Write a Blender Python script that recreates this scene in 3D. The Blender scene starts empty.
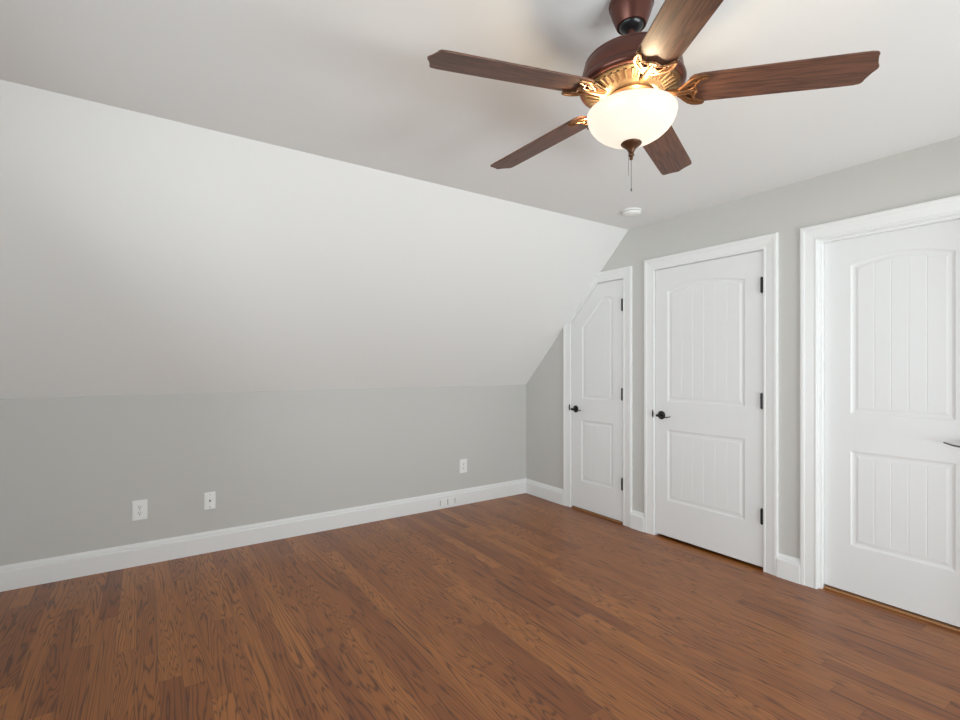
import bpy, bmesh, math, random
from mathutils import Vector, Matrix
PI = math.pi
random.seed(4)
S = bpy.context.scene
COL = S.collection

# ------------------------------------------------------------------ camera, sky, window light, exposure
cam_d = bpy.data.cameras.new('camera')
cam = bpy.data.objects.new('camera', cam_d)
COL.objects.link(cam)
cam.location = (3.9577, -3.2816, 1.316)
cam.rotation_euler = (PI / 2, 0, 0.9724)
cam_d.sensor_width = 36.0
cam_d.lens = 489.78 * 36.0 / 960.0
cam_d.shift_y = 6.28 / 960.0
cam_d.clip_start = 0.02
S.camera = cam

world = bpy.data.worlds.new('sky')
S.world = world
world.use_nodes = True
wn = world.node_tree.nodes
wn['Background'].inputs[0].default_value = (0.90, 0.95, 1.0, 1)
wn['Background'].inputs[1].default_value = 1.25


def area(name, loc, rot, sx, sy, power, color):
    l = bpy.data.lights.new(name, 'AREA')
    l.shape = 'RECTANGLE'
    l.size = sx
    l.size_y = sy
    l.energy = power
    l.color = color
    o = bpy.data.objects.new(name, l)
    o.location = loc
    o.rotation_euler = rot
    COL.objects.link(o)
    return o


# daylight coming through the window of the gable wall behind the camera plus an added side fill, tilted up to brighten slope and ceiling
area('gable_window_daylight', (3.3, -6.3, 1.40), (PI / 2, 0, 0), 3.2, 1.3, 108, (0.90, 0.963, 1.0))
area('added_side_fill', (6.4, -1.75, 0.40), (math.radians(104), 0, PI / 2), 3.2, 0.9, 228, (0.90, 0.963, 1.0))

S.view_settings.view_transform = 'Standard'
S.view_settings.look = 'None'
S.view_settings.gamma = 1.0
S.view_settings.exposure = 0.0
S.view_settings.use_curve_mapping = False

# room
W = 5.94          # width across the gable
YN = -4.30        # near (gable) wall
KZ = 1.126        # knee wall height
CZ = 2.440        # flat ceiling height
SX = 1.314        # run of the slope
T = 0.12          # wall thickness


# ------------------------------------------------------------------ materials
def new_mat(name):
    m = bpy.data.materials.new(name)
    m.use_nodes = True
    return m, m.node_tree.nodes, m.node_tree.links, m.node_tree.nodes['Principled BSDF']


def paint(name, col, rough=0.6, bump=0.0, scale=300.0, metal=0.0):
    m, n, l, b = new_mat(name)
    b.inputs['Roughness'].default_value = rough
    b.inputs['Metallic'].default_value = metal
    tc = n.new('ShaderNodeTexCoord')
    nz = n.new('ShaderNodeTexNoise')
    nz.inputs['Scale'].default_value = scale
    nz.inputs['Detail'].default_value = 3.0
    l.new(tc.outputs['Object'], nz.inputs['Vector'])
    mx = n.new('ShaderNodeMixRGB')
    mx.inputs[1].default_value = (col[0] * 0.985, col[1] * 0.985, col[2] * 0.985, 1)
    mx.inputs[2].default_value = (min(1, col[0] * 1.015), min(1, col[1] * 1.015), min(1, col[2] * 1.015), 1)
    l.new(nz.outputs['Fac'], mx.inputs[0])
    l.new(mx.outputs[0], b.inputs['Base Color'])
    if bump > 0:
        bp = n.new('ShaderNodeBump')
        bp.inputs['Strength'].default_value = bump
        bp.inputs['Distance'].default_value = 0.001
        l.new(nz.outputs['Fac'], bp.inputs['Height'])
        l.new(bp.outputs[0], b.inputs['Normal'])
    return m


M = {}
M['wall'] = paint('grey_wall_paint', (0.61, 0.60, 0.575), 0.7, 0.08)
M['ceil'] = paint('white_ceiling_paint', (0.87, 0.87, 0.86), 0.75, 0.08)
M['trim'] = paint('white_trim_paint', (0.86, 0.86, 0.855), 0.35, 0.0)
M['door'] = paint('white_door_paint', (0.83, 0.83, 0.83), 0.40, 0.03)
M['plastic'] = paint('white_plastic', (0.90, 0.90, 0.88), 0.35, 0.0)
M['slot'] = paint('dark_socket_slot', (0.03, 0.03, 0.03), 0.6)
M['gap'] = paint('shadow_gap_grey', (0.25, 0.25, 0.24), 0.7)
M['steel'] = paint('brushed_screw_steel', (0.45, 0.44, 0.42), 0.35, metal=1.0)
M['black'] = paint('oil_rubbed_black_bronze', (0.008, 0.007, 0.007), 0.32, metal=0.2)
M['pewter'] = paint('dark_pewter_metal', (0.16, 0.15, 0.145), 0.3, metal=1.0)
M['bronze'] = paint('reddish_bronze_metal', (0.13, 0.052, 0.04), 0.32, metal=0.75)
M['gold'] = paint('antique_gold_metal', (0.15, 0.100, 0.056), 0.45, metal=0.9)
M['iron'] = paint('burnished_bronze_iron', (0.24, 0.12, 0.058), 0.36, metal=0.9)
M['rubber'] = paint('dark_hanger_rubber', (0.012, 0.012, 0.013), 0.3)
M['finial'] = paint('brown_finial_bronze', (0.10, 0.045, 0.020), 0.38, metal=0.6)
M['chain'] = paint('grey_chain_metal', (0.10, 0.095, 0.09), 0.5, metal=0.6)
M['vinyl'] = paint('white_window_vinyl', (0.82, 0.82, 0.82), 0.4)


def mathn(n, l, op, a, b=None, c=None):
    x = n.new('ShaderNodeMath')
    x.operation = op
    for i, v in enumerate((a, b, c)):
        if v is None:
            continue
        if isinstance(v, (int, float)):
            x.inputs[i].default_value = v
        else:
            l.new(v, x.inputs[i])
    return x.outputs[0]


def floor_material():
    m, n, l, b = new_mat('red_oak_plank_floor')
    PW = 0.083
    tc = n.new('ShaderNodeTexCoord')
    sp = n.new('ShaderNodeSeparateXYZ')
    l.new(tc.outputs['Object'], sp.inputs[0])
    X, Y = sp.outputs[0], sp.outputs[1]
    yr = mathn(n, l, 'DIVIDE', Y, PW)
    row = mathn(n, l, 'FLOOR', yr)
    yf = mathn(n, l, 'FRACT', yr)
    wr = n.new('ShaderNodeTexWhiteNoise')
    wr.noise_dimensions = '1D'
    l.new(row, wr.inputs['W'])
    # plank length differs a little by row, offset is random
    ln = mathn(n, l, 'MULTIPLY_ADD', wr.outputs['Value'], 0.5, 0.75)
    off = mathn(n, l, 'MULTIPLY', wr.outputs['Value'], 37.7)
    xr = mathn(n, l, 'ADD', mathn(n, l, 'DIVIDE', X, ln), off)
    idx = mathn(n, l, 'FLOOR', xr)
    xf = mathn(n, l, 'FRACT', xr)
    cv = n.new('ShaderNodeCombineXYZ')
    l.new(row, cv.inputs[0])
    l.new(idx, cv.inputs[1])
    wp = n.new('ShaderNodeTexWhiteNoise')
    wp.noise_dimensions = '2D'
    l.new(cv.outputs[0], wp.inputs['Vector'])
    rs = n.new('ShaderNodeSeparateColor')
    l.new(wp.outputs['Color'], rs.inputs[0])
    r1, r2, r3 = rs.outputs[0], rs.outputs[1], rs.outputs[2]
    # cathedral figure: contour lines of a stretched noise, moved by a random amount per plank
    gx = mathn(n, l, 'ADD', mathn(n, l, 'MULTIPLY', X, mathn(n, l, 'MULTIPLY_ADD', r3, 0.7, 0.22)), mathn(n, l, 'MULTIPLY', r1, 53.0))
    gy = mathn(n, l, 'ADD', mathn(n, l, 'MULTIPLY', Y, 10.0), mathn(n, l, 'MULTIPLY', r2, 71.0))
    gv = n.new('ShaderNodeCombineXYZ')
    l.new(gx, gv.inputs[0])
    l.new(gy, gv.inputs[1])
    nz = n.new('ShaderNodeTexNoise')
    nz.inputs['Scale'].default_value = 1.0
    nz.inputs['Detail'].default_value = 3.0
    nz.inputs['Roughness'].default_value = 0.45
    nz.inputs['Distortion'].default_value = 0.35
    l.new(gv.outputs[0], nz.inputs['Vector'])
    # slow wobble so that the rings are not evenly spaced
    rings = mathn(n, l, 'FRACT', mathn(n, l, 'MULTIPLY', nz.outputs['Fac'], mathn(n, l, 'MULTIPLY_ADD', r1, 14.0, 18.0)))
    rp = n.new('ShaderNodeValToRGB')
    e = rp.color_ramp.elements
    e[0].position = 0.0
    e[0].color = (0.25, 0.25, 0.25, 1)
    e[1].position = 1.0
    e[1].color = (0.12, 0.12, 0.12, 1)
    for p, v in ((0.14, 0.85), (0.32, 1.0), (0.74, 0.95), (0.90, 0.40)):
        q = rp.color_ramp.elements.new(p)
        q.color = (v, v, v, 1)
    l.new(rings, rp.inputs[0])
    # fine open pores: very long thin streaks
    px = mathn(n, l, 'ADD', mathn(n, l, 'MULTIPLY', X, 9.0), mathn(n, l, 'MULTIPLY', r2, 31.0))
    py = mathn(n, l, 'MULTIPLY', Y, 420.0)
    pv = n.new('ShaderNodeCombineXYZ')
    l.new(px, pv.inputs[0])
    l.new(py, pv.inputs[1])
    pn = n.new('ShaderNodeTexNoise')
    pn.inputs['Scale'].default_value = 1.0
    pn.inputs['Detail'].default_value = 2.0
    l.new(pv.outputs[0], pn.inputs['Vector'])
    # broad blotches of stain
    bn = n.new('ShaderNodeTexNoise')
    bn.inputs['Scale'].default_value = 2.4
    bn.inputs['Detail'].default_value = 3.0
    l.new(tc.outputs['Object'], bn.inputs['Vector'])
    # plank tone
    pr = n.new('ShaderNodeValToRGB')
    e = pr.color_ramp.elements
    e[0].color = (0.209, 0.056, 0.0095, 1)
    e[1].color = (0.493, 0.180, 0.0385, 1)
    q = e.new(0.25)
    q.color = (0.312, 0.097, 0.0182, 1)
    q = e.new(0.75)
    q.color = (0.395, 0.136, 0.0280, 1)
    l.new(mathn(n, l, 'ADD', mathn(n, l, 'MULTIPLY', r1, 0.75), mathn(n, l, 'MULTIPLY', bn.outputs['Fac'], 0.25)), pr.inputs[0])
    dk = n.new('ShaderNodeMixRGB')
    dk.blend_type = 'MIX'
    dk.inputs[1].default_value = (0.075, 0.019, 0.004, 1)
    l.new(pr.outputs[0], dk.inputs[2])
    gr = mathn(n, l, 'MULTIPLY', rp.outputs[0], mathn(n, l, 'MULTIPLY_ADD', pn.outputs['Fac'], 0.9, 0.52))
    grc = n.new('ShaderNodeClamp')
    l.new(gr, grc.inputs[0])
    l.new(grc.outputs[0], dk.inputs[0])
    # joints
    ey = mathn(n, l, 'MINIMUM', yf, mathn(n, l, 'SUBTRACT', 1.0, yf))
    ex = mathn(n, l, 'MINIMUM', xf, mathn(n, l, 'SUBTRACT', 1.0, xf))
    jy = mathn(n, l, 'LESS_THAN', ey, 0.010)
    jx = mathn(n, l, 'LESS_THAN', ex, 0.0010)
    j = mathn(n, l, 'MAXIMUM', jy, jx)
    jm = n.new('ShaderNodeMixRGB')
    l.new(mathn(n, l, 'MULTIPLY', j, 0.55), jm.inputs[0])
    l.new(dk.outputs[0], jm.inputs[1])
    jm.inputs[2].default_value = (0.05, 0.018, 0.008, 1)
    l.new(jm.outputs[0], b.inputs['Base Color'])
    rg = mathn(n, l, 'MULTIPLY_ADD', pn.outputs['Fac'], 0.10, 0.30)
    l.new(rg, b.inputs['Roughness'])
    b.inputs['Specular IOR Level'].default_value = 0.55
    bp = n.new('ShaderNodeBump')
    bp.inputs['Strength'].default_value = 0.25
    bp.inputs['Distance'].default_value = 0.0006
    l.new(mathn(n, l, 'SUBTRACT', gr, mathn(n, l, 'MULTIPLY', j, 1.5)), bp.inputs['Height'])
    l.new(bp.outputs[0], b.inputs['Normal'])
    return m


M['floor'] = floor_material()


def blade_material():
    m, n, l, b = new_mat('walnut_blade_veneer')
    tc = n.new('ShaderNodeTexCoord')
    oi = n.new('ShaderNodeObjectInfo')
    mp = n.new('ShaderNodeMapping')
    mp.inputs['Scale'].default_value = (1.6, 26.0, 26.0)
    l.new(tc.outputs['Object'], mp.inputs[0])
    ad = n.new('ShaderNodeVectorMath')
    ad.operation = 'ADD'
    cx = n.new('ShaderNodeCombineXYZ')
    l.new(mathn(n, l, 'MULTIPLY', oi.outputs['Random'], 40.0), cx.inputs[0])
    l.new(mp.outputs[0], ad.inputs[0])
    l.new(cx.outputs[0], ad.inputs[1])
    nz = n.new('ShaderNodeTexNoise')
    nz.inputs['Scale'].default_value = 1.0
    nz.inputs['Detail'].default_value = 5.0
    nz.inputs['Distortion'].default_value = 0.6
    l.new(ad.outputs[0], nz.inputs['Vector'])
    rings = mathn(n, l, 'FRACT', mathn(n, l, 'MULTIPLY', nz.outputs['Fac'], 9.0))
    rp = n.new('ShaderNodeValToRGB')
    e = rp.color_ramp.elements
    e[0].color = (0.070, 0.032, 0.022, 1)
    e[1].color = (0.085, 0.040, 0.027, 1)
    q = e.new(0.5)
    q.color = (0.165, 0.071, 0.042, 1)
    l.new(rings, rp.inputs[0])
    l.new(rp.outputs[0], b.inputs['Base Color'])
    b.inputs['Roughness'].default_value = 0.46
    b.inputs['Specular IOR Level'].default_value = 0.45
    return m


M['blade'] = blade_material()


def bowl_material():
    m, n, l, b = new_mat('glowing_frosted_glass')
    tc = n.new('ShaderNodeTexCoord')
    nz = n.new('ShaderNodeTexNoise')
    nz.inputs['Scale'].default_value = 14.0
    l.new(tc.outputs['Object'], nz.inputs['Vector'])
    rp = n.new('ShaderNodeValToRGB')
    rp.color_ramp.elements[0].color = (1.0, 0.845, 0.66, 1)
    rp.color_ramp.elements[1].color = (1.0, 0.885, 0.74, 1)
    l.new(nz.outputs['Fac'], rp.inputs[0])
    l.new(rp.outputs[0], b.inputs['Emission Color'])
    b.inputs['Emission Strength'].default_value = 0.85
    b.inputs['Base Color'].default_value = (0.3, 0.29, 0.27, 1)
    b.inputs['Roughness'].default_value = 0.35
    return m


M['bowl'] = bowl_material()


def glass_material():
    m, n, l, b = new_mat('clear_window_glass')
    tr = n.new('ShaderNodeBsdfTransparent')
    tr.inputs[0].default_value = (0.97, 0.985, 0.98, 1)
    gl = n.new('ShaderNodeBsdfGlossy')
    gl.inputs['Roughness'].default_value = 0.02
    fr = n.new('ShaderNodeFresnel')
    fr.inputs['IOR'].default_value = 1.3
    mx = n.new('ShaderNodeMixShader')
    l.new(fr.outputs[0], mx.inputs[0])
    l.new(tr.outputs[0], mx.inputs[1])
    l.new(gl.outputs[0], mx.inputs[2])
    l.new(mx.outputs[0], n['Material Output'].inputs['Surface'])
    n.remove(b)
    return m


M['glass'] = glass_material()


# ------------------------------------------------------------------ helpers
def obj(name, bm, mats, parent=None, loc=None, smooth=False, bevel=0.0):
    bmesh.ops.recalc_face_normals(bm, faces=bm.faces)
    me = bpy.data.meshes.new(name)
    bm.to_mesh(me)
    bm.free()
    for mm in (mats if isinstance(mats, (list, tuple)) else [mats]):
        me.materials.append(mm)
    o = bpy.data.objects.new(name, me)
    COL.objects.link(o)
    if smooth:
        for p in me.polygons:
            p.use_smooth = True
        try:
            me.set_sharp_from_angle(angle=math.radians(38))
        except Exception:
            pass
    if parent is not None:
        o.parent = parent
    if loc is not None:
        o.location = loc
    if bevel > 0:
        bv = o.modifiers.new('bevel', 'BEVEL')
        bv.width = bevel
        bv.segments = 2
        bv.limit_method = 'ANGLE'
    return o


def struct(o, label=None, cat=None):
    o['kind'] = 'structure'
    if label:
        o['label'] = label
    if cat:
        o['category'] = cat
    return o


def tag(o, label, cat, group=None):
    o['label'] = label
    o['category'] = cat
    if group:
        o['group'] = group
    return o


def empty(name, loc):
    o = bpy.data.objects.new(name, None)
    o.empty_display_size = 0.1
    COL.objects.link(o)
    o.location = loc
    return o


def add_box(bm, x0, x1, y0, y1, z0, z1, mi=0):
    v = [bm.verts.new(p) for p in ((x0, y0, z0), (x1, y0, z0), (x1, y1, z0), (x0, y1, z0), (x0, y0, z1), (x1, y0, z1), (x1, y1, z1), (x0, y1, z1))]
    for f in ((0, 3, 2, 1), (4, 5, 6, 7), (0, 1, 5, 4), (1, 2, 6, 5), (2, 3, 7, 6), (3, 0, 4, 7)):
        fc = bm.faces.new([v[i] for i in f])
        fc.material_index = mi


def box(x0, x1, y0, y1, z0, z1):
    bm = bmesh.new()
    add_box(bm, x0, x1, y0, y1, z0, z1)
    return bm


def plate_xz(loops, y0, y1):
    """solid plate between y0 and y1; loops = outline followed by holes, as (x, z) lists"""
    bm = bmesh.new()
    edges = []
    for lp in loops:
        vs = [bm.verts.new((x, y0, z)) for x, z in lp]
        edges += [bm.edges.new((vs[i], vs[(i + 1) % len(vs)])) for i in range(len(vs))]
    bmesh.ops.triangle_fill(bm, edges=edges, use_beauty=True, use_dissolve=False)
    r = bmesh.ops.extrude_face_region(bm, geom=list(bm.faces))
    vs = [g for g in r['geom'] if isinstance(g, bmesh.types.BMVert)]
    bmesh.ops.translate(bm, verts=vs, vec=(0, y1 - y0, 0))
    return bm


def prism_y(poly, y0, y1):
    return plate_xz([poly], y0, y1)


def add_lathe(bm, prof, seg=48, c=(0, 0), mi=0):
    rings = []
    for r, z in prof:
        if r < 1e-6:
            rings.append([bm.verts.new((c[0], c[1], z))])
        else:
            rings.append([bm.verts.new((c[0] + r * math.cos(2 * PI * k / seg), c[1] + r * math.sin(2 * PI * k / seg), z)) for k in range(seg)])
    for a, b in zip(rings[:-1], rings[1:]):
        for k in range(seg):
            k2 = (k + 1) % seg
            if len(a) == 1 and len(b) == 1:
                continue
            if len(a) == 1:
                f = bm.faces.new((a[0], b[k], b[k2]))
            elif len(b) == 1:
                f = bm.faces.new((a[k], a[k2], b[0]))
            else:
                f = bm.faces.new((a[k], a[k2], b[k2], b[k]))
            f.material_index = mi


def lathe(prof, seg=48, c=(0, 0)):
    bm = bmesh.new()
    add_lathe(bm, prof, seg, c)
    return bm


def add_tube(bm, pts, radii, seg=10, flat=1.0, up=Vector((0, 0, 1))):
    """tube along pts; radii number or list; flat squashes across 'up'"""
    pts = [Vector(p) for p in pts]
    if isinstance(radii, (int, float)):
        radii = [radii] * len(pts)
    rings = []
    for i, p in enumerate(pts):
        d = (pts[min(i + 1, len(pts) - 1)] - pts[max(i - 1, 0)]).normalized()
        u = up if abs(d.dot(up)) < 0.95 else Vector((1, 0, 0))
        s = d.cross(u).normalized()
        t = s.cross(d).normalized()
        rings.append([bm.verts.new(p + s * (radii[i] * math.cos(2 * PI * k / seg)) + t * (radii[i] * flat * math.sin(2 * PI * k / seg))) for k in range(seg)])
    for a, b in zip(rings[:-1], rings[1:]):
        for k in range(seg):
            bm.faces.new((a[k], a[(k + 1) % seg], b[(k + 1) % seg], b[k]))
    bm.faces.new(rings[0][::-1])
    bm.faces.new(rings[-1])


def inset(poly, d):
    """offset a counter-clockwise polygon inwards by d"""
    n = len(poly)
    out = []
    for i in range(n):
        p0, p1, p2 = Vector(poly[i - 1]), Vector(poly[i]), Vector(poly[(i + 1) % n])
        a = (p1 - p0).normalized()
        b = (p2 - p1).normalized()
        na, nb = Vector((-a.y, a.x)), Vector((-b.y, b.x))
        k = 1 + na.dot(nb)
        out.append(tuple(p1 + (na + nb) * (d / max(k, 0.2))))
    return out


def sweep_xz(path, prof, y=0.0, closed=False):
    """mitred moulding: path in (x, z) walked so that 'outwards' is on its left; prof = (outward offset, projection into the room)"""
    n = len(path)
    rings = []
    bm = bmesh.new()
    for i in range(n):
        p = Vector(path[i])
        a = (p - Vector(path[i - 1])).normalized() if i > 0 else None
        b = (Vector(path[i + 1]) - p).normalized() if i < n - 1 else None
        if a is None:
            a = b
        if b is None:
            b = a
        na, nb = Vector((-a.y, a.x)), Vector((-b.y, b.x))
        m = (na + nb) / (1 + na.dot(nb))
        rings.append([bm.verts.new((p.x + m.x * o, y - h, p.y + m.y * o)) for o, h in prof])
    k = len(prof)
    for r, q in zip(rings[:-1], rings[1:]):
        for j in range(k):
            bm.faces.new((r[j], r[(j + 1) % k], q[(j + 1) % k], q[j]))
    bm.faces.new(rings[0])
    bm.faces.new(rings[-1][::-1])
    return bm


# ------------------------------------------------------------------ room shell
struct(obj('floor', box(-T, W + T, YN - T, 1.05, -0.08, 0.0), M['floor']))
struct(obj('wall_left', box(-T, 0, YN - T, T, 0.0, KZ), M['wall']))
struct(obj('wall_left_slope', prism_y([(0, KZ), (SX, CZ), (SX, CZ + T), (-T, KZ + 0.05), (-T, KZ)], YN - T, T), M['ceil']))
struct(obj('ceiling', box(SX, W - SX, YN - T, T, CZ, CZ + T), M['ceil']))
struct(obj('wall_right_slope', prism_y([(W, KZ), (W + T, KZ), (W + T, KZ + 0.05), (W - SX, CZ + T), (W - SX, CZ)], YN - T, T), M['ceil']))

# right knee wall with an invented low window that lets the side fill in, gable wall with a wide window (both behind the camera's view)
bm = bmesh.new()
RW = (-3.2, -0.3, 0.18, 1.06)
add_box(bm, W, W + T, YN - T, RW[0], 0, KZ)
add_box(bm, W, W + T, RW[1], T, 0, KZ)
add_box(bm, W, W + T, RW[0], RW[1], 0, RW[2])
add_box(bm, W, W + T, RW[0], RW[1], RW[3], KZ)
struct(obj('wall_right', bm, M['wall']))
GABLE = [(0, 0), (W, 0), (W, KZ), (W - SX, CZ), (SX, CZ), (0, KZ)]
GW = (1.5, 4.1, 0.70, 2.10)
struct(obj('wall_near', plate_xz([GABLE, [(GW[0], GW[2]), (GW[0], GW[3]), (GW[1], GW[3]), (GW[1], GW[2])]], YN - T, YN), M['wall']))


def window(name, x0, x1, z0, z1, y0, rot=False):
    """twin casement window; for rot the plane is x = y0 and x0..x1 run along y"""
    def bx(bm, a0, a1, d0, d1, c0, c1):
        if rot:
            add_box(bm, d0, d1, a0, a1, c0, c1)
        else:
            add_box(bm, a0, a1, d0, d1, c0, c1)
    d0, d1 = (y0, y0 + T) if rot else (y0 - T, y0)
    dm = (d0 + d1) / 2
    f = bmesh.new()
    w = 0.05
    bx(f, x0, x1, d0, d1, z0, z0 + w)
    bx(f, x0, x1, d0, d1, z1 - w, z1)
    bx(f, x0, x0 + w, d0, d1, z0 + w, z1 - w)
    bx(f, x1 - w, x1, d0, d1, z0 + w, z1 - w)
    xm = (x0 + x1) / 2
    bx(f, xm - 0.04, xm + 0.04, d0, d1, z0 + w, z1 - w)
    root = struct(obj(name, f, M['vinyl']))
    for a, b in ((x0 + w, xm - 0.04), (xm + 0.04, x1 - w)):
        s = bmesh.new()
        q = 0.035
        bx(s, a, b, dm - 0.02, dm + 0.02, z0 + w, z0 + w + q)
        bx(s, a, b, dm - 0.02, dm + 0.02, z1 - w - q, z1 - w)
        bx(s, a, a + q, dm - 0.02, dm + 0.02, z0 + w + q, z1 - w - q)
        bx(s, b - q, b, dm - 0.02, dm + 0.02, z0 + w + q, z1 - w - q)
        so = obj('window_sash', s, M['vinyl'], root)
        g = bmesh.new()
        bx(g, a + q, b - q, dm - 0.002, dm + 0.002, z0 + w + q, z1 - w - q)
        obj('pane', g, M['glass'], so)
    return root


window('window_1', GW[0], GW[1], GW[2], GW[3], YN)
window('added_side_window', RW[0], RW[1], RW[2], RW[3], W, True)  # unseen window, added as an opening for the side fill light

# door openings, clockwise along the bottom edge of the door wall
J = 0.020   # jamb + gap round a leaf
D1 = [(0.660, 0.0), (1.260, 0.0), (1.260, 2.042), (0.983, 2.042), (0.660, 1.719)]        # clipped by the slope
D2 = [(1.572, 0.0), (2.379, 0.0), (2.379, 2.062), (1.572, 2.062)]
D3 = [(2.694, 0.0), (3.418, 0.0), (3.418, 2.056), (2.694, 2.056)]


def grow(poly, d):
    q = inset(poly, -d)
    return [(x, 0.0 if z < 0.001 else z) for x, z in q]


def opening_path(poly):
    g = grow(poly, J)
    return [g[0]] + list(reversed(g[2:])) + [g[1]]


wall = [(0, 0)] + opening_path(D1) + opening_path(D2) + opening_path(D3) + [(W, 0), (W, KZ), (W - SX, CZ), (SX, CZ), (0, KZ)]
struct(obj('wall_back', plate_xz([wall], 0.0, T), M['wall']))
# plain closet shell behind the doors
bm = bmesh.new()
add_box(bm, -T, W + T, 1.0, 1.05, 0, 2.56)
add_box(bm, -T, -T + 0.05, T, 1.0, 0, 2.56)
add_box(bm, W + T - 0.05, W + T, T, 1.0, 0, 2.56)
add_box(bm, -T, W + T, T, 1.05, 2.56, 2.60)
for xx in (1.40, 2.52):
    add_box(bm, xx, xx + 0.05, T, 1.0, 0, 2.56)
struct(obj('wall_closet', bm, M['wall']))

# ------------------------------------------------------------------ door trim (casing + jamb)
CAS = [(0.0, 0.0), (0.0, 0.009), (0.004, 0.0115), (0.012, 0.0115), (0.016, 0.0095), (0.022, 0.0105), (0.050, 0.0135),
       (0.062, 0.0150), (0.066, 0.0175), (0.074, 0.0185), (0.082, 0.0185), (0.088, 0.0160), (0.088, 0.0)]


def door_trim(name, poly, stop_y=None, clip=False):
    inner = grow(poly, 0.005)
    path = [inner[0]] + list(reversed(inner[2:])) + [inner[1]]
    bm = sweep_xz(path, CAS)
    if clip:
        g = list(bm.verts) + list(bm.edges) + list(bm.faces)
        nrm = Vector((-1, 0, 1)).normalized()
        r = bmesh.ops.bisect_plane(bm, geom=g, plane_co=Vector((0, 0, KZ)) + nrm * -0.0008, plane_no=nrm, clear_outer=True)
        ed = [e for e in r['geom_cut'] if isinstance(e, bmesh.types.BMEdge)]
        bmesh.ops.holes_fill(bm, edges=[e for e in bm.edges if e.is_boundary], sides=0)
    ob = struct(obj(name, bm, M['trim']))
    # jamb: liner of the opening
    go, gi = grow(poly, J - 0.001), grow(poly, 0.003)
    po = [go[0]] + list(reversed(go[2:])) + [go[1]]
    pi = [gi[0]] + list(reversed(gi[2:])) + [gi[1]]
    obj('jamb', plate_xz([po + pi[::-1]], 0.0005, T), M['trim'], ob)
    if stop_y is not None:
        gs = inset(poly, 0.010)
        gs = [(x, 0.0 if z < 0.02 else z) for x, z in gs]
        ps = [gs[0]] + list(reversed(gs[2:])) + [gs[1]]
        obj('door_stop', plate_xz([pi + ps[::-1]], stop_y[0], stop_y[1]), M['trim'], ob)
    return ob


door_trim('trim_1', D1, clip=True)
door_trim('trim_2', D2)
door_trim('trim_3', D3, stop_y=(0.018, 0.050))


# ------------------------------------------------------------------ doors
def arch_panel(x0, x1, z0, z1, rise, n=14):
    pts = [(x0, z0), (x1, z0)]
    for i in range(n + 1):
        t = i / n
        pts.append((x1 + (x0 - x1) * t, z1 + rise * (1 - (2 * t - 1) ** 2)))
    return pts


def rect_panel(x0, x1, z0, z1):
    return [(x0, z0), (x1, z0), (x1, z1), (x0, z1)]


RINGS = [(0.0, 0.0), (0.005, 0.0035), (0.014, 0.0062), (0.024, 0.0062), (0.036, 0.0030)]


def door_leaf(name, outline, panels, yf, thick, grooves=5):
    bm = bmesh.new()
    edges = []
    loops = []
    for lp in [outline] + [p for p in panels]:
        vs = [bm.verts.new((x, yf, z)) for x, z in lp]
        loops.append(vs)
        edges += [bm.edges.new((vs[i], vs[(i + 1) % len(vs)])) for i in range(len(vs))]
    bmesh.ops.triangle_fill(bm, edges=edges, use_beauty=True)
    # fill also covers the panels in some versions: drop faces lying inside a panel
    for lp in panels:
        xs, zs = [p[0] for p in lp], [p[1] for p in lp]
        for f in list(bm.faces):
            c = f.calc_center_median()
            if min(xs) < c.x < max(xs) and min(zs) < c.z < max(zs) and inside(lp, c.x, c.z):
                bmesh.ops.delete(bm, geom=[f], context='FACES_ONLY')
    # moulded panel: stepped rings and a beaded field
    for vs, lp in zip(loops[1:], panels):
        prev = vs
        for d, dep in RINGS[1:]:
            ip = inset(lp, d)
            cur = [bm.verts.new((x, yf + dep, z)) for x, z in ip]
            for i in range(len(cur)):
                k = (i + 1) % len(cur)
                bm.faces.new((prev[i], prev[k], cur[k], cur[i]))
            prev = cur
        fld = bm.faces.new(prev)
        xs = [v.co.x for v in prev]
        a, b = min(xs), max(xs)
        geom = [fld]
        gx = [a + (b - a) * i / grooves for i in range(1, grooves)]
        for g in gx:
            for off in (-0.0035, 0.0, 0.0035):
                gg = geom + list({e for f in geom for e in f.edges}) + list({v for f in geom for v in f.verts})
                bmesh.ops.bisect_plane(bm, geom=gg, dist=1e-6, plane_co=(g + off, 0, 0), plane_no=(1, 0, 0))
                geom = [f for f in bm.faces if all(abs(v.co.y - (yf + RINGS[-1][1])) < 1e-6 or abs(v.co.y - (yf + 0.0043)) < 1e-6 for v in f.verts)
                        and min(xs) - 1e-4 < f.calc_center_median().x < max(xs) + 1e-4 and inside(lp, f.calc_center_median().x, f.calc_center_median().z)]
            for v in {v for f in geom for v in f.verts}:
                if abs(v.co.x - g) < 1e-5:
                    v.co.y = yf + 0.0043
    # edges and back
    ol = loops[0]
    bk = [bm.verts.new((v.co.x, yf + thick, v.co.z)) for v in ol]
    for i in range(len(ol)):
        k = (i + 1) % len(ol)
        bm.faces.new((ol[i], ol[k], bk[k], bk[i]))
    bm.faces.new(bk[::-1])
    o = obj(name, bm, M['door'])
    return o


def inside(poly, x, y):
    r = False
    j = len(poly) - 1
    for i in range(len(poly)):
        xi, yi = poly[i]
        xj, yj = poly[j]
        if (yi > y) != (yj > y) and x < (xj - xi) * (y - yi) / (yj - yi) + xi:
            r = not r
        j = i
    return r


def leaf_outline(poly, gap):
    return [(x, gap if z < 0.001 else z) for x, z in poly]


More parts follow.
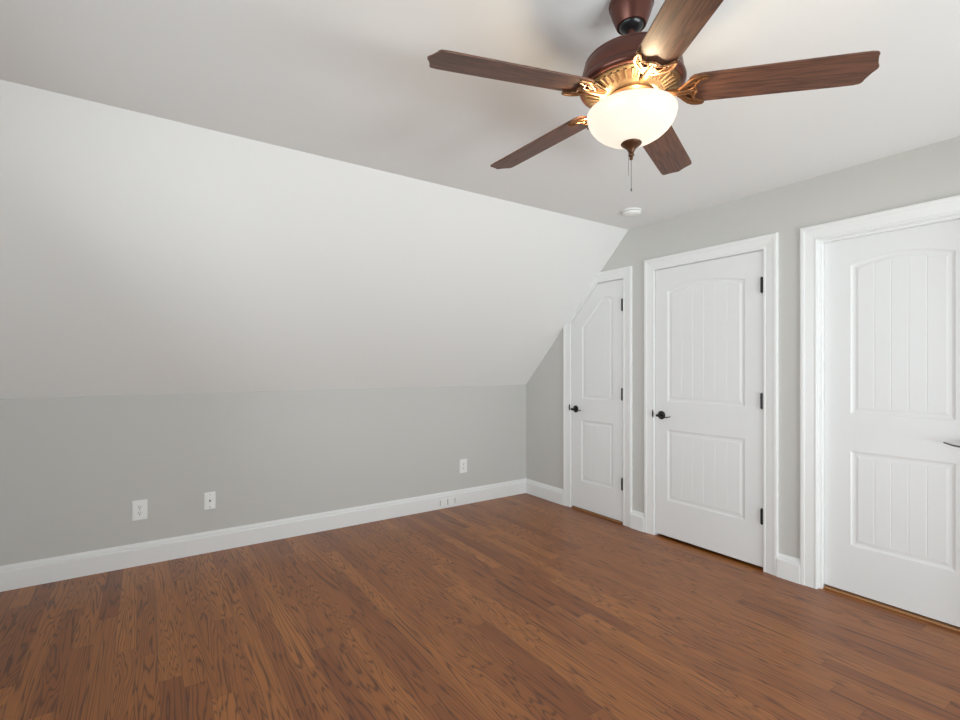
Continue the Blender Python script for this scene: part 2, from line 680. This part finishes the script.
def hinge(parent, x, z):
    bm = bmesh.new()
    h = 0.096
    prof = [(0, z - h / 2 - 0.006), (0.004, z - h / 2 - 0.005), (0.0045, z - h / 2)]
    for k in range(5):
        a = z - h / 2 + h * k / 5
        prof += [(0.0088, a + 0.0006), (0.0088, a + h / 5 - 0.0006)]
        if k < 4:
            prof += [(0.0076, a + h / 5 - 0.0004), (0.0076, a + h / 5 + 0.0004)]
    prof += [(0.0045, z + h / 2), (0.004, z + h / 2 + 0.005), (0, z + h / 2 + 0.006)]
    add_lathe(bm, prof, 16, (x, -0.0075))
    # leaf plates let into door edge and jamb
    add_box(bm, x - 0.0085, x + 0.0035, -0.001, 0.0008, z - h / 2, z + h / 2)
    return obj('hinge', bm, M['black'], parent, smooth=True)


def lever(parent, x, z, yf, sgn, mat, length=0.105, wave=0.010):
    """round rose, neck and curved lever pointing towards sgn"""
    root = obj('door_handle', rose_bm(x, z, yf), mat, parent, smooth=True)
    bm = bmesh.new()
    add_tube(bm, [(x, yf - 0.008, z), (x, yf - 0.030, z), (x, yf - 0.050, z), (x, yf - 0.058, z)], [0.0115, 0.009, 0.0105, 0.010], 14)
    obj('handle_neck', bm, mat, root, smooth=True)
    bm = bmesh.new()
    pts, rad = [], []
    for i in range(15):
        t = i / 14
        pts.append((x + sgn * (-0.010 + (length + 0.010) * t), yf - 0.052 + 0.006 * t * t, z - wave * math.sin(t * PI) - (0.002 * t)))
        rad.append(0.0095 * (1 - 0.42 * t))
    add_tube(bm, pts, rad, 12, 0.62)
    obj('lever', bm, mat, root, smooth=True)
    return root


def rose_bm(x, z, yf):
    bm = bmesh.new()
    add_lathe(bm, [(0, 0), (0.031, 0), (0.0325, 0.002), (0.0325, 0.005), (0.029, 0.008), (0.020, 0.0105), (0.013, 0.0125), (0, 0.0125)], 32)
    bmesh.ops.rotate(bm, verts=bm.verts, cent=(0, 0, 0), matrix=Matrix.Rotation(PI / 2, 3, 'X'))
    bmesh.ops.translate(bm, verts=bm.verts, vec=(x, yf, z))
    return bm


def strike(parent, x, z):
    """curved lip of the strike plate standing out at the edge of the jamb"""
    bm = bmesh.new()
    n = 8
    f, b = [], []
    for i in range(n + 1):
        t = i / n
        zz = z - 0.030 + 0.060 * t
        bulge = 0.016 * math.sin(PI * t) ** 0.7 + 0.004
        f.append((bm.verts.new((x - 0.0050, -0.0098 - bulge * 0.5, zz)), bm.verts.new((x - 0.0050, -0.0088, zz))))
        b.append((bm.verts.new((x + 0.0030, -0.0098 - bulge * 0.5, zz)), bm.verts.new((x + 0.0030, -0.0088, zz))))
    for i in range(n):
        bm.faces.new((f[i][0], f[i + 1][0], f[i + 1][1], f[i][1]))
        bm.faces.new((b[i][0], b[i][1], b[i + 1][1], b[i + 1][0]))
        bm.faces.new((f[i][0], b[i][0], b[i + 1][0], f[i + 1][0]))
        bm.faces.new((f[i][1], f[i + 1][1], b[i + 1][1], b[i][1]))
    bm.faces.new((f[0][0], f[0][1], b[0][1], b[0][0]))
    bm.faces.new((f[n][0], b[n][0], b[n][1], f[n][1]))
    return obj('strike_plate', bm, M['black'], parent)


up1 = [(0.795, 1.020), (1.148, 1.020), (1.148, 1.902), (1.120, 1.915), (1.090, 1.922), (1.060, 1.921), (1.032, 1.908), (1.004, 1.882), (0.795, 1.672)]
d1 = door_leaf('door_1', leaf_outline(D1, 0.020), [up1, rect_panel(0.785, 1.150, 0.270, 0.826)], 0.002, 0.036, 4)
struct(d1, 'narrow white panel door with its top corner clipped by the slope', 'door')
for z in (1.828, 1.083, 0.335):
    hinge(d1, 1.2560, z)
lever(d1, 0.716, 0.922, 0.002, 1, M['black'])
strike(d1, 0.6490, 0.932)

d2 = door_leaf('door_2', leaf_outline(D2, 0.021), [arch_panel(1.678, 2.262, 1.047, 1.893, 0.042), rect_panel(1.678, 2.262, 0.294, 0.834)], 0.002, 0.036, 6)
struct(d2, 'white two panel door with black hinges between the other two doors', 'door')
for z in (1.840, 1.092, 0.349):
    hinge(d2, 2.3750, z)
lever(d2, 1.628, 0.940, 0.002, 1, M['black'])
strike(d2, 1.5600, 0.946)

d3 = door_leaf('door_3', leaf_outline(D3, 0.022), [arch_panel(2.836, 3.276, 1.045, 1.895, 0.040), rect_panel(2.836, 3.276, 0.290, 0.832)], 0.052, 0.036, 5)
struct(d3, 'white two panel door set back in its frame, at the right', 'door')
lever(d3, 3.352, 0.938, 0.052, -1, M['pewter'], length=0.110, wave=0.014)

M['threshold'] = paint('golden_oak_threshold', (0.40, 0.20, 0.085), 0.45)
struct(obj('trim_4', box(D1[0][0] - 0.002, D1[1][0] + 0.002, 0.003, 0.070, 0.0002, 0.011), M['threshold'], bevel=0.003))
struct(obj('trim_5', box(D3[0][0] + 0.012, D3[1][0] - 0.012, 0.040, 0.110, 0.0002, 0.012), M['threshold'], bevel=0.003))

# ------------------------------------------------------------------ baseboards
BASE = [(0, 0), (0.0225, 0), (0.0225, 0.108), (0.0205, 0.114), (0.0125, 0.118), (0.0125, 0.126), (0.009, 0.133), (0.005, 0.139), (0.003, 0.145), (0, 0.145)]


def base_x(name, x0, x1, y, sg, mit0=0.0, mit1=0.0):
    """baseboard along x on the wall plane y; sg is the direction into the room"""
    bm = bmesh.new()
    a = [bm.verts.new((x0 + mit0 * d, y + sg * d, z)) for d, z in BASE]
    b = [bm.verts.new((x1 - mit1 * d, y + sg * d, z)) for d, z in BASE]
    k = len(BASE)
    for j in range(k):
        bm.faces.new((a[j], a[(j + 1) % k], b[(j + 1) % k], b[j]))
    bm.faces.new(a)
    bm.faces.new(b[::-1])
    return struct(obj(name, bm, M['trim']))


def base_y(name, y0, y1, x, sg):
    bm = bmesh.new()
    a = [bm.verts.new((x + sg * d, y0 + d, z)) for d, z in BASE]
    b = [bm.verts.new((x + sg * d, y1 - d, z)) for d, z in BASE]
    k = len(BASE)
    for j in range(k):
        bm.faces.new((a[j], a[(j + 1) % k], b[(j + 1) % k], b[j]))
    bm.faces.new(a)
    bm.faces.new(b[::-1])
    return struct(obj(name, bm, M['trim']))


CO = 0.093
base_y('baseboard_left', YN, 0, 0, 1)
base_x('baseboard_back', 0, D1[0][0] - CO, 0, -1, 1, 0)
base_x('baseboard_back', D1[1][0] + CO, D2[0][0] - CO, 0, -1)
base_x('baseboard_back', D2[1][0] + CO, D3[0][0] - CO, 0, -1)
base_x('baseboard_back', D3[1][0] + CO, W, 0, -1, 0, 1)
base_y('baseboard_right', YN, 0, W, -1)
base_x('baseboard_near', 0, W, YN, 1, 1, 1)

# ------------------------------------------------------------------ ceiling fan
FX, FY = 2.9728, -2.0457
fan = empty('ceiling_fan', (FX, FY, CZ))
tag(fan, 'bronze ceiling fan with five walnut blades and a glowing glass bowl light', 'ceiling fan')


def fpart(name, bm, mat, parent=None, smooth=True, bevel=0.0):
    """part given in heights above the floor, centred on the fan's axis"""
    if parent is None:
        bmesh.ops.translate(bm, verts=bm.verts, vec=(0, 0, -CZ))
        return obj(name, bm, mat, fan, smooth=smooth, bevel=bevel)
    bmesh.ops.translate(bm, verts=bm.verts, vec=(0, 0, -CZ))
    return obj(name, bm, mat, parent, smooth=smooth, bevel=bevel)


fpart('canopy', lathe([(0, 2.4398), (0.060, 2.4398), (0.0660, 2.437), (0.0675, 2.430), (0.0660, 2.422), (0.0625, 2.418), (0.0625, 2.413),
                       (0.0605, 2.405), (0.0565, 2.394), (0.0520, 2.382), (0.0475, 2.371), (0.0445, 2.364), (0.0405, 2.363), (0.0395, 2.367), (0.0, 2.385)], 56), M['bronze'])
fpart('hanger_ball', lathe([(0, 2.385), (0.0385, 2.3675), (0.0365, 2.362), (0.031, 2.3555), (0.022, 2.3505), (0.0145, 2.349), (0, 2.349)], 40), M['rubber'])
fpart('downrod', lathe([(0, 2.352), (0.0115, 2.352), (0.0115, 2.300), (0.018, 2.296), (0.019, 2.272), (0.027, 2.266), (0.030, 2.258), (0, 2.258)], 28), M['bronze'])
housing = fpart('motor_housing', lathe([(0, 2.262), (0.060, 2.2615), (0.110, 2.259), (0.130, 2.2565), (0.1385, 2.2535), (0.1415, 2.249), (0.1405, 2.245), (0.1435, 2.241),
                                        (0.1485, 2.222), (0.1510, 2.204), (0.1500, 2.197), (0.1525, 2.193), (0.1565, 2.187), (0.1580, 2.180), (0.1560, 2.173),
                                        (0.1500, 2.168), (0.1430, 2.167), (0.1400, 2.172), (0.0, 2.172)], 72), M['bronze'])
# fluted lower plate: shallow gold cone with raised radial ribs
bm = lathe([(0.1425, 2.1715), (0.1430, 2.1655), (0.138, 2.162), (0.128, 2.161), (0.098, 2.151), (0.088, 2.150), (0.084, 2.147), (0.078, 2.1465), (0.0, 2.1465), (0.0, 2.170)], 72)
fpart('vent_plate', bm, M['gold'])
bm = bmesh.new()
NR = 40
for k in range(NR):
    a = 2 * PI * (k + 0.5) / NR
    ca, sa = math.cos(a), math.sin(a)
    lo = []
    for r, z, hw in ((0.132, 2.1622, 0.0052), (0.124, 2.1596, 0.0056), (0.102, 2.1523, 0.0042), (0.096, 2.1503, 0.0032)):
        ring = []
        for s, dz in ((-1, 0.0012), (-0.55, -0.0042), (0.55, -0.0042), (1, 0.0012)):
            ring.append(bm.verts.new((r * ca - s * hw * sa, r * sa + s * hw * ca, z + dz)))
        lo.append(ring)
    for p, q in zip(lo[:-1], lo[1:]):
        for i in range(3):
            bm.faces.new((p[i], p[i + 1], q[i + 1], q[i]))
    bm.faces.new(lo[0])
    bm.faces.new(lo[-1][::-1])
fpart('vent_ribs', bm, M['gold'], smooth=False)
bm = bmesh.new()
for k in range(NR):   # dark slots between the ribs
    a = 2 * PI * k / NR
    ca, sa = math.cos(a), math.sin(a)
    vs = []
    for dz in (0.004, -0.0008):
        for r, hw in ((0.1275, 0.0022), (0.1005, 0.0018)):
            z = 2.1607 + (r - 0.128) / 0.030 * 0.010
            for s in (-1, 1):
                vs.append(bm.verts.new((r * ca - s * hw * sa, r * sa + s * hw * ca, z + dz)))
    for f in ((0, 1, 3, 2), (4, 6, 7, 5), (0, 4, 5, 1), (2, 3, 7, 6), (0, 2, 6, 4), (1, 5, 7, 3)):
        bm.faces.new([vs[i] for i in f])
fpart('vent_slots', bm, M['finial'], smooth=False)
fpart('switch_housing', lathe([(0, 2.1470), (0.068, 2.1470), (0.070, 2.143), (0.066, 2.138), (0.060, 2.135), (0.058, 2.122), (0.064, 2.117), (0.070, 2.110),
                               (0.066, 2.103), (0.030, 2.100), (0.012, 2.098), (0.012, 2.004), (0, 2.004)], 48), M['iron'])
bowl = fpart('light_bowl', lathe([(0.1288, 2.0985), (0.1317, 2.0990), (0.1337, 2.0960), (0.1337, 2.0900), (0.1308, 2.0760), (0.1240, 2.0610), (0.1129, 2.0460), (0.0975, 2.0320),
                                  (0.0782, 2.0200), (0.0540, 2.0110), (0.0289, 2.0055), (0.0125, 2.0040), (0.0125, 2.0075), (0.0289, 2.0090), (0.0531, 2.0145), (0.0762, 2.0235), (0.0951, 2.0350),
                                  (0.1100, 2.0485), (0.1206, 2.0625), (0.1274, 2.0770), (0.1301, 2.0900), (0.1288, 2.0985)], 72), M['bowl'])
fpart('finial', lathe([(0, 2.0055), (0.0290, 2.0050), (0.0315, 2.0020), (0.0295, 1.9985), (0.0225, 1.9930), (0.0150, 1.9870), (0.0105, 1.9800), (0.0085, 1.9760), (0.0065, 1.9735), (0.0085, 1.9705),
                       (0.0090, 1.9670), (0.0070, 1.9630), (0.0045, 1.9610), (0.0058, 1.9580), (0.0052, 1.9545), (0.0030, 1.9520), (0, 1.9515)], 32), M['finial'])
for (cx, cy, z0, z1, nm) in ((0.0, 0.0, 1.9520, 1.864, 'pull_chain'),):
    bm = bmesh.new()
    add_tube(bm, [(cx, cy, z0), (cx, cy, z1)], 0.0007, 8)
    z = z0 - 0.003
    add_lathe(bm, [(0, z1 + 0.001), (0.0016, z1), (0.0022, z1 - 0.004), (0.0016, z1 - 0.008), (0, z1 - 0.009)], 10, (cx, cy))
    fpart(nm, bm, M['chain'])
# second, thinner chain on the far side of the bowl hanging from the switch housing
bm = bmesh.new()
add_tube(bm, [(-0.050, 0.040, 2.12), (-0.095, 0.104, 2.103), (-0.1000, 0.1115, 2.095), (-0.1005, 0.1120, 2.0), (-0.1005, 0.1120, 1.960)], 0.0006, 6)
fpart('pull_chain', bm, M['chain'])

PITCH, DROOP = -0.197, 0.0333
PH0 = 4.4615


def blade_bm():
    bm = bmesh.new()
    top = [(0.158, 0.030), (0.162, 0.044), (0.172, 0.053), (0.192, 0.0570), (0.30, 0.0580), (0.45, 0.0592), (0.560, 0.0600), (0.606, 0.0596), (0.620, 0.0570),
           (0.626, 0.0510), (0.627, 0.0420), (0.631, 0.0300), (0.636, 0.0170), (0.642, 0.0070)]
    out = top + [(0.644, 0.0)] + [(x, -y) for x, y in reversed(top)]
    h = 0.0028
    a = [bm.verts.new((x, y, h)) for x, y in out]
    b = [bm.verts.new((x, y, -h)) for x, y in out]
    bm.faces.new(a[::-1])
    bm.faces.new(b)
    for i in range(len(out)):
        k = (i + 1) % len(out)
        bm.faces.new((a[i], a[k], b[k], b[i]))
    return bm


def iron_bm():
    def shr(p):
        return (0.100 + (p[0] - 0.100) * 0.84, p[1] * 0.90) + tuple(p[2:])
    """crown-shaped blade iron: pierced crescent plate under the blade root, stem running to the motor"""
    h0, h1 = -0.0032, -0.0095
    half = [(0.205, 0.0), (0.2035, 0.006), (0.199, 0.013), (0.196, 0.022), (0.1975, 0.031), (0.204, 0.040), (0.215, 0.047), (0.228, 0.052), (0.233, 0.0565), (0.229, 0.0605),
            (0.214, 0.0615), (0.196, 0.0585), (0.180, 0.0500), (0.166, 0.0370), (0.154, 0.0240), (0.142, 0.0140), (0.128, 0.0100), (0.100, 0.0100)]
    half = [shr(p) for p in half]
    out = half + [(x, -y) for x, y in reversed(half[1:])]
    holes = []
    for s in (1, -1):
        hole = [(0.1900, 0.014 * s), (0.1880, 0.024 * s), (0.1915, 0.036 * s), (0.1990, 0.0450 * s), (0.1900, 0.0440 * s), (0.1770, 0.0340 * s), (0.1690, 0.0220 * s), (0.1720, 0.0130 * s), (0.1810, 0.0100 * s)]
        holes.append([shr(p) for p in hole])
    bm = bmesh.new()
    edges = []
    for lp in [out] + holes:
        vs = [bm.verts.new((x, y, h0)) for x, y in lp]
        edges += [bm.edges.new((vs[i], vs[(i + 1) % len(vs)])) for i in range(len(vs))]
    bmesh.ops.triangle_fill(bm, edges=edges, use_beauty=True)
    for f in list(bm.faces):
        c = f.calc_center_median()
        if any(inside(hh, c.x, c.y) for hh in holes):
            bmesh.ops.delete(bm, geom=[f], context='FACES_ONLY')
    r = bmesh.ops.extrude_face_region(bm, geom=list(bm.faces))
    bmesh.ops.translate(bm, verts=[g for g in r['geom'] if isinstance(g, bmesh.types.BMVert)], vec=(0, 0, h1 - h0))
    # raised rolled rim and scrolls
    for s in (1, -1):
        add_tube(bm, [(x, y * s, h1) for x, y in half[8:16]], [0.0035, 0.0042, 0.0045, 0.0045, 0.0045, 0.0045, 0.0042, 0.0038], 8)
        add_tube(bm, [(x, y * s, h1) for x, y in half[0:9]], [0.004, 0.0036, 0.0034, 0.0034, 0.0034, 0.0036, 0.0040, 0.0044, 0.0040], 8)
        add_tube(bm, [shr(p) for p in [(0.150, 0.004 * s, h1), (0.166, 0.006 * s, h1), (0.180, 0.008 * s, h1), (0.192, 0.016 * s, h1), (0.196, 0.024 * s, h1)]], [0.004, 0.0036, 0.003, 0.0028, 0.0026], 8)
        add_tube(bm, [shr(p) for p in [(0.158, 0.022 * s, h1), (0.172, 0.027 * s, h1), (0.184, 0.036 * s, h1), (0.194, 0.041 * s, h1)]], [0.003, 0.003, 0.0028, 0.0024], 8)
    add_tube(bm, [(0.094, 0, h1 + 0.004), (0.112, 0, h1 - 0.001), (0.130, 0, h1 - 0.002), (0.150, 0, h1 - 0.001), (0.170, 0, h1), (0.178, 0, h1), (0.184, 0, h1)],
             [0.010, 0.0095, 0.009, 0.0085, 0.006, 0.0045, 0.004], 12, 0.6)
    return bm


bl_mesh, ir_mesh = None, None
for k in range(5):
    ang = PH0 - k * math.radians(72)
    mtx = Matrix.Rotation(ang, 4, 'Z') @ Matrix.Translation((0, 0, 2.1515 - CZ)) @ Matrix.Rotation(DROOP, 4, 'Y') @ Matrix.Rotation(PITCH, 4, 'X')
    if bl_mesh is None:
        b = obj('blade', blade_bm(), M['blade'], fan, bevel=0.0015)
        i = obj('blade_iron', iron_bm(), M['iron'], fan, smooth=True)
        bl_mesh, ir_mesh = b, i
    else:
        b, i = bl_mesh.copy(), ir_mesh.copy()
        COL.objects.link(b)
        COL.objects.link(i)
        b.parent = fan
        i.parent = fan
    b.matrix_local = mtx
    i.matrix_local = mtx
    for (sx, sy) in ((0.174, 0.0), (0.191, 0.042), (0.191, -0.042)):
        sm = bmesh.new()
        add_lathe(sm, [(0, -0.0132), (0.0022, -0.0128), (0.0034, -0.0112), (0.0034, -0.0085), (0, -0.0085)], 10, (sx, sy))
        obj('screw', sm, M['finial'], i, smooth=True)

# the bulbs inside the bowl
for k in range(3):
    a = 2 * PI * k / 3 - 0.565
    pl = bpy.data.lights.new('fan_bulb', 'POINT')
    pl.energy = 2.6
    pl.color = (1.0, 0.78, 0.50)
    pl.shadow_soft_size = 0.018
    po = bpy.data.objects.new('fan_bulb_light', pl)
    po.location = (0.106 * math.cos(a), 0.106 * math.sin(a), 2.097 - CZ)
    po.parent = fan
    COL.objects.link(po)

# ------------------------------------------------------------------ smoke detector
sd = empty('smoke_detector', (1.656, -0.385, CZ))
sd.scale = (0.93, 0.93, 0.93)
tag(sd, 'round white smoke detector on the ceiling near the far corner', 'smoke detector')
obj('mounting_base', lathe([(0, -0.0002), (0.070, -0.0002), (0.072, -0.003), (0.072, -0.008), (0.069, -0.010), (0, -0.010)], 48), M['plastic'], sd, smooth=True)
obj('vent_ring', lathe([(0, -0.0095), (0.064, -0.0095), (0.064, -0.0145), (0, -0.0145)], 48), M['gap'], sd, smooth=True)
obj('cover', lathe([(0, -0.014), (0.067, -0.014), (0.0685, -0.017), (0.066, -0.026), (0.058, -0.033), (0.030, -0.036), (0.014, -0.0365), (0.012, -0.038), (0, -0.038)], 48), M['plastic'], sd, smooth=True)


# ------------------------------------------------------------------ wall plates (on the left knee wall, facing +x)
def rbox(y0, y1, z0, z1, x0, x1, bev):
    bm = box(x0, x1, y0, y1, z0, z1)
    front = [e for e in bm.edges if all(abs(v.co.x - x1) < 1e-6 for v in e.verts)]
    bmesh.ops.bevel(bm, geom=front, offset=bev, segments=2, affect='EDGES')
    return bm


def disc_x(y, z, r, x0, x1, seg=20, flat_h=None):
    bm = bmesh.new()
    pr = []
    for k in range(seg):
        a = 2 * PI * k / seg
        yy, zz = r * math.cos(a), r * math.sin(a)
        if flat_h:
            zz = max(-flat_h, min(flat_h, zz))
        pr.append((y + yy, z + zz))
    a = [bm.verts.new((x0, p, q)) for p, q in pr]
    b = [bm.verts.new((x1, p, q)) for p, q in pr]
    bm.faces.new(a)
    bm.faces.new(b[::-1])
    for i in range(seg):
        k = (i + 1) % seg
        bm.faces.new((a[i], a[k], b[k], b[i]))
    return bm


def duplex(y, z, w, h, label, slots=True):
    o = empty('wall_outlet', (0, y, z))
    tag(o, label, 'outlet')
    obj('cover_plate', rbox(-w / 2, w / 2, -h / 2, h / 2, 0.0003, 0.007, 0.0035), M['plastic'], o)
    for s in (1, -1):
        zc = s * 0.0205
        r = obj('receptacle', disc_x(0, zc, 0.0172, 0.0065, 0.0085, 28, 0.0138), M['plastic'], o)
        bm = bmesh.new()
        add_box(bm, 0.0080, 0.0089, -0.0078, -0.0052, zc - 0.0010, zc + 0.0085)
        add_box(bm, 0.0080, 0.0089, 0.0052, 0.0074, zc + 0.0002, zc + 0.0080)
        d = disc_x(0, zc - 0.0072, 0.0032, 0.0080, 0.0089, 12)
        me = bpy.data.meshes.new('tmp')
        d.to_mesh(me)
        d.free()
        bm.from_mesh(me)
        bpy.data.meshes.remove(me)
        obj('slot', bm, M['slot'], r)
    obj('screw', disc_x(0, 0, 0.0030, 0.0065, 0.0082, 14), M['steel'], o)
    return o


duplex(-3.316, 0.3625, 0.084, 0.130, 'white duplex outlet on the low grey wall, leftmost of its plates')
duplex(-0.777, 0.364, 0.082, 0.128, 'white duplex outlet near the far corner, above the baseboard receptacle')

jk = empty('cable_jack', (0, -2.907, 0.362))
tag(jk, 'white wall plate with one dark coaxial jack, right of the leftmost outlet', 'cable jack')
obj('cover_plate', rbox(-0.035, 0.035, -0.060, 0.060, 0.0003, 0.0075, 0.0035), M['plastic'], jk)
obj('jack', disc_x(0, 0, 0.0065, 0.007, 0.016, 18), M['pewter'], jk)
for s in (1, -1):
    obj('screw', disc_x(0, s * 0.045, 0.0042, 0.007, 0.0086, 14), M['steel'], jk)

# receptacle lying in the baseboard
bo = empty('baseboard_outlet', (0.0225, -0.958, 0.056))
tag(bo, 'white receptacle lying sideways in the long baseboard near the far corner', 'outlet')
obj('cover_plate', rbox(-0.090, 0.078, -0.036, 0.036, 0.0002, 0.004, 0.002), M['plastic'], bo)
for s, c in ((-1, -0.046), (1, 0.034)):
    obj('receptacle', rbox(c - 0.033, c + 0.033, -0.027, 0.027, 0.0035, 0.006, 0.0015), M['plastic'], bo)
for c, w in ((-0.086, 0.004), (-0.006, 0.006), (0.072, 0.005)):
    obj('seam', box(0.0036, 0.0048, c - w / 2, c + w / 2, -0.026, 0.026), M['gap'], bo)
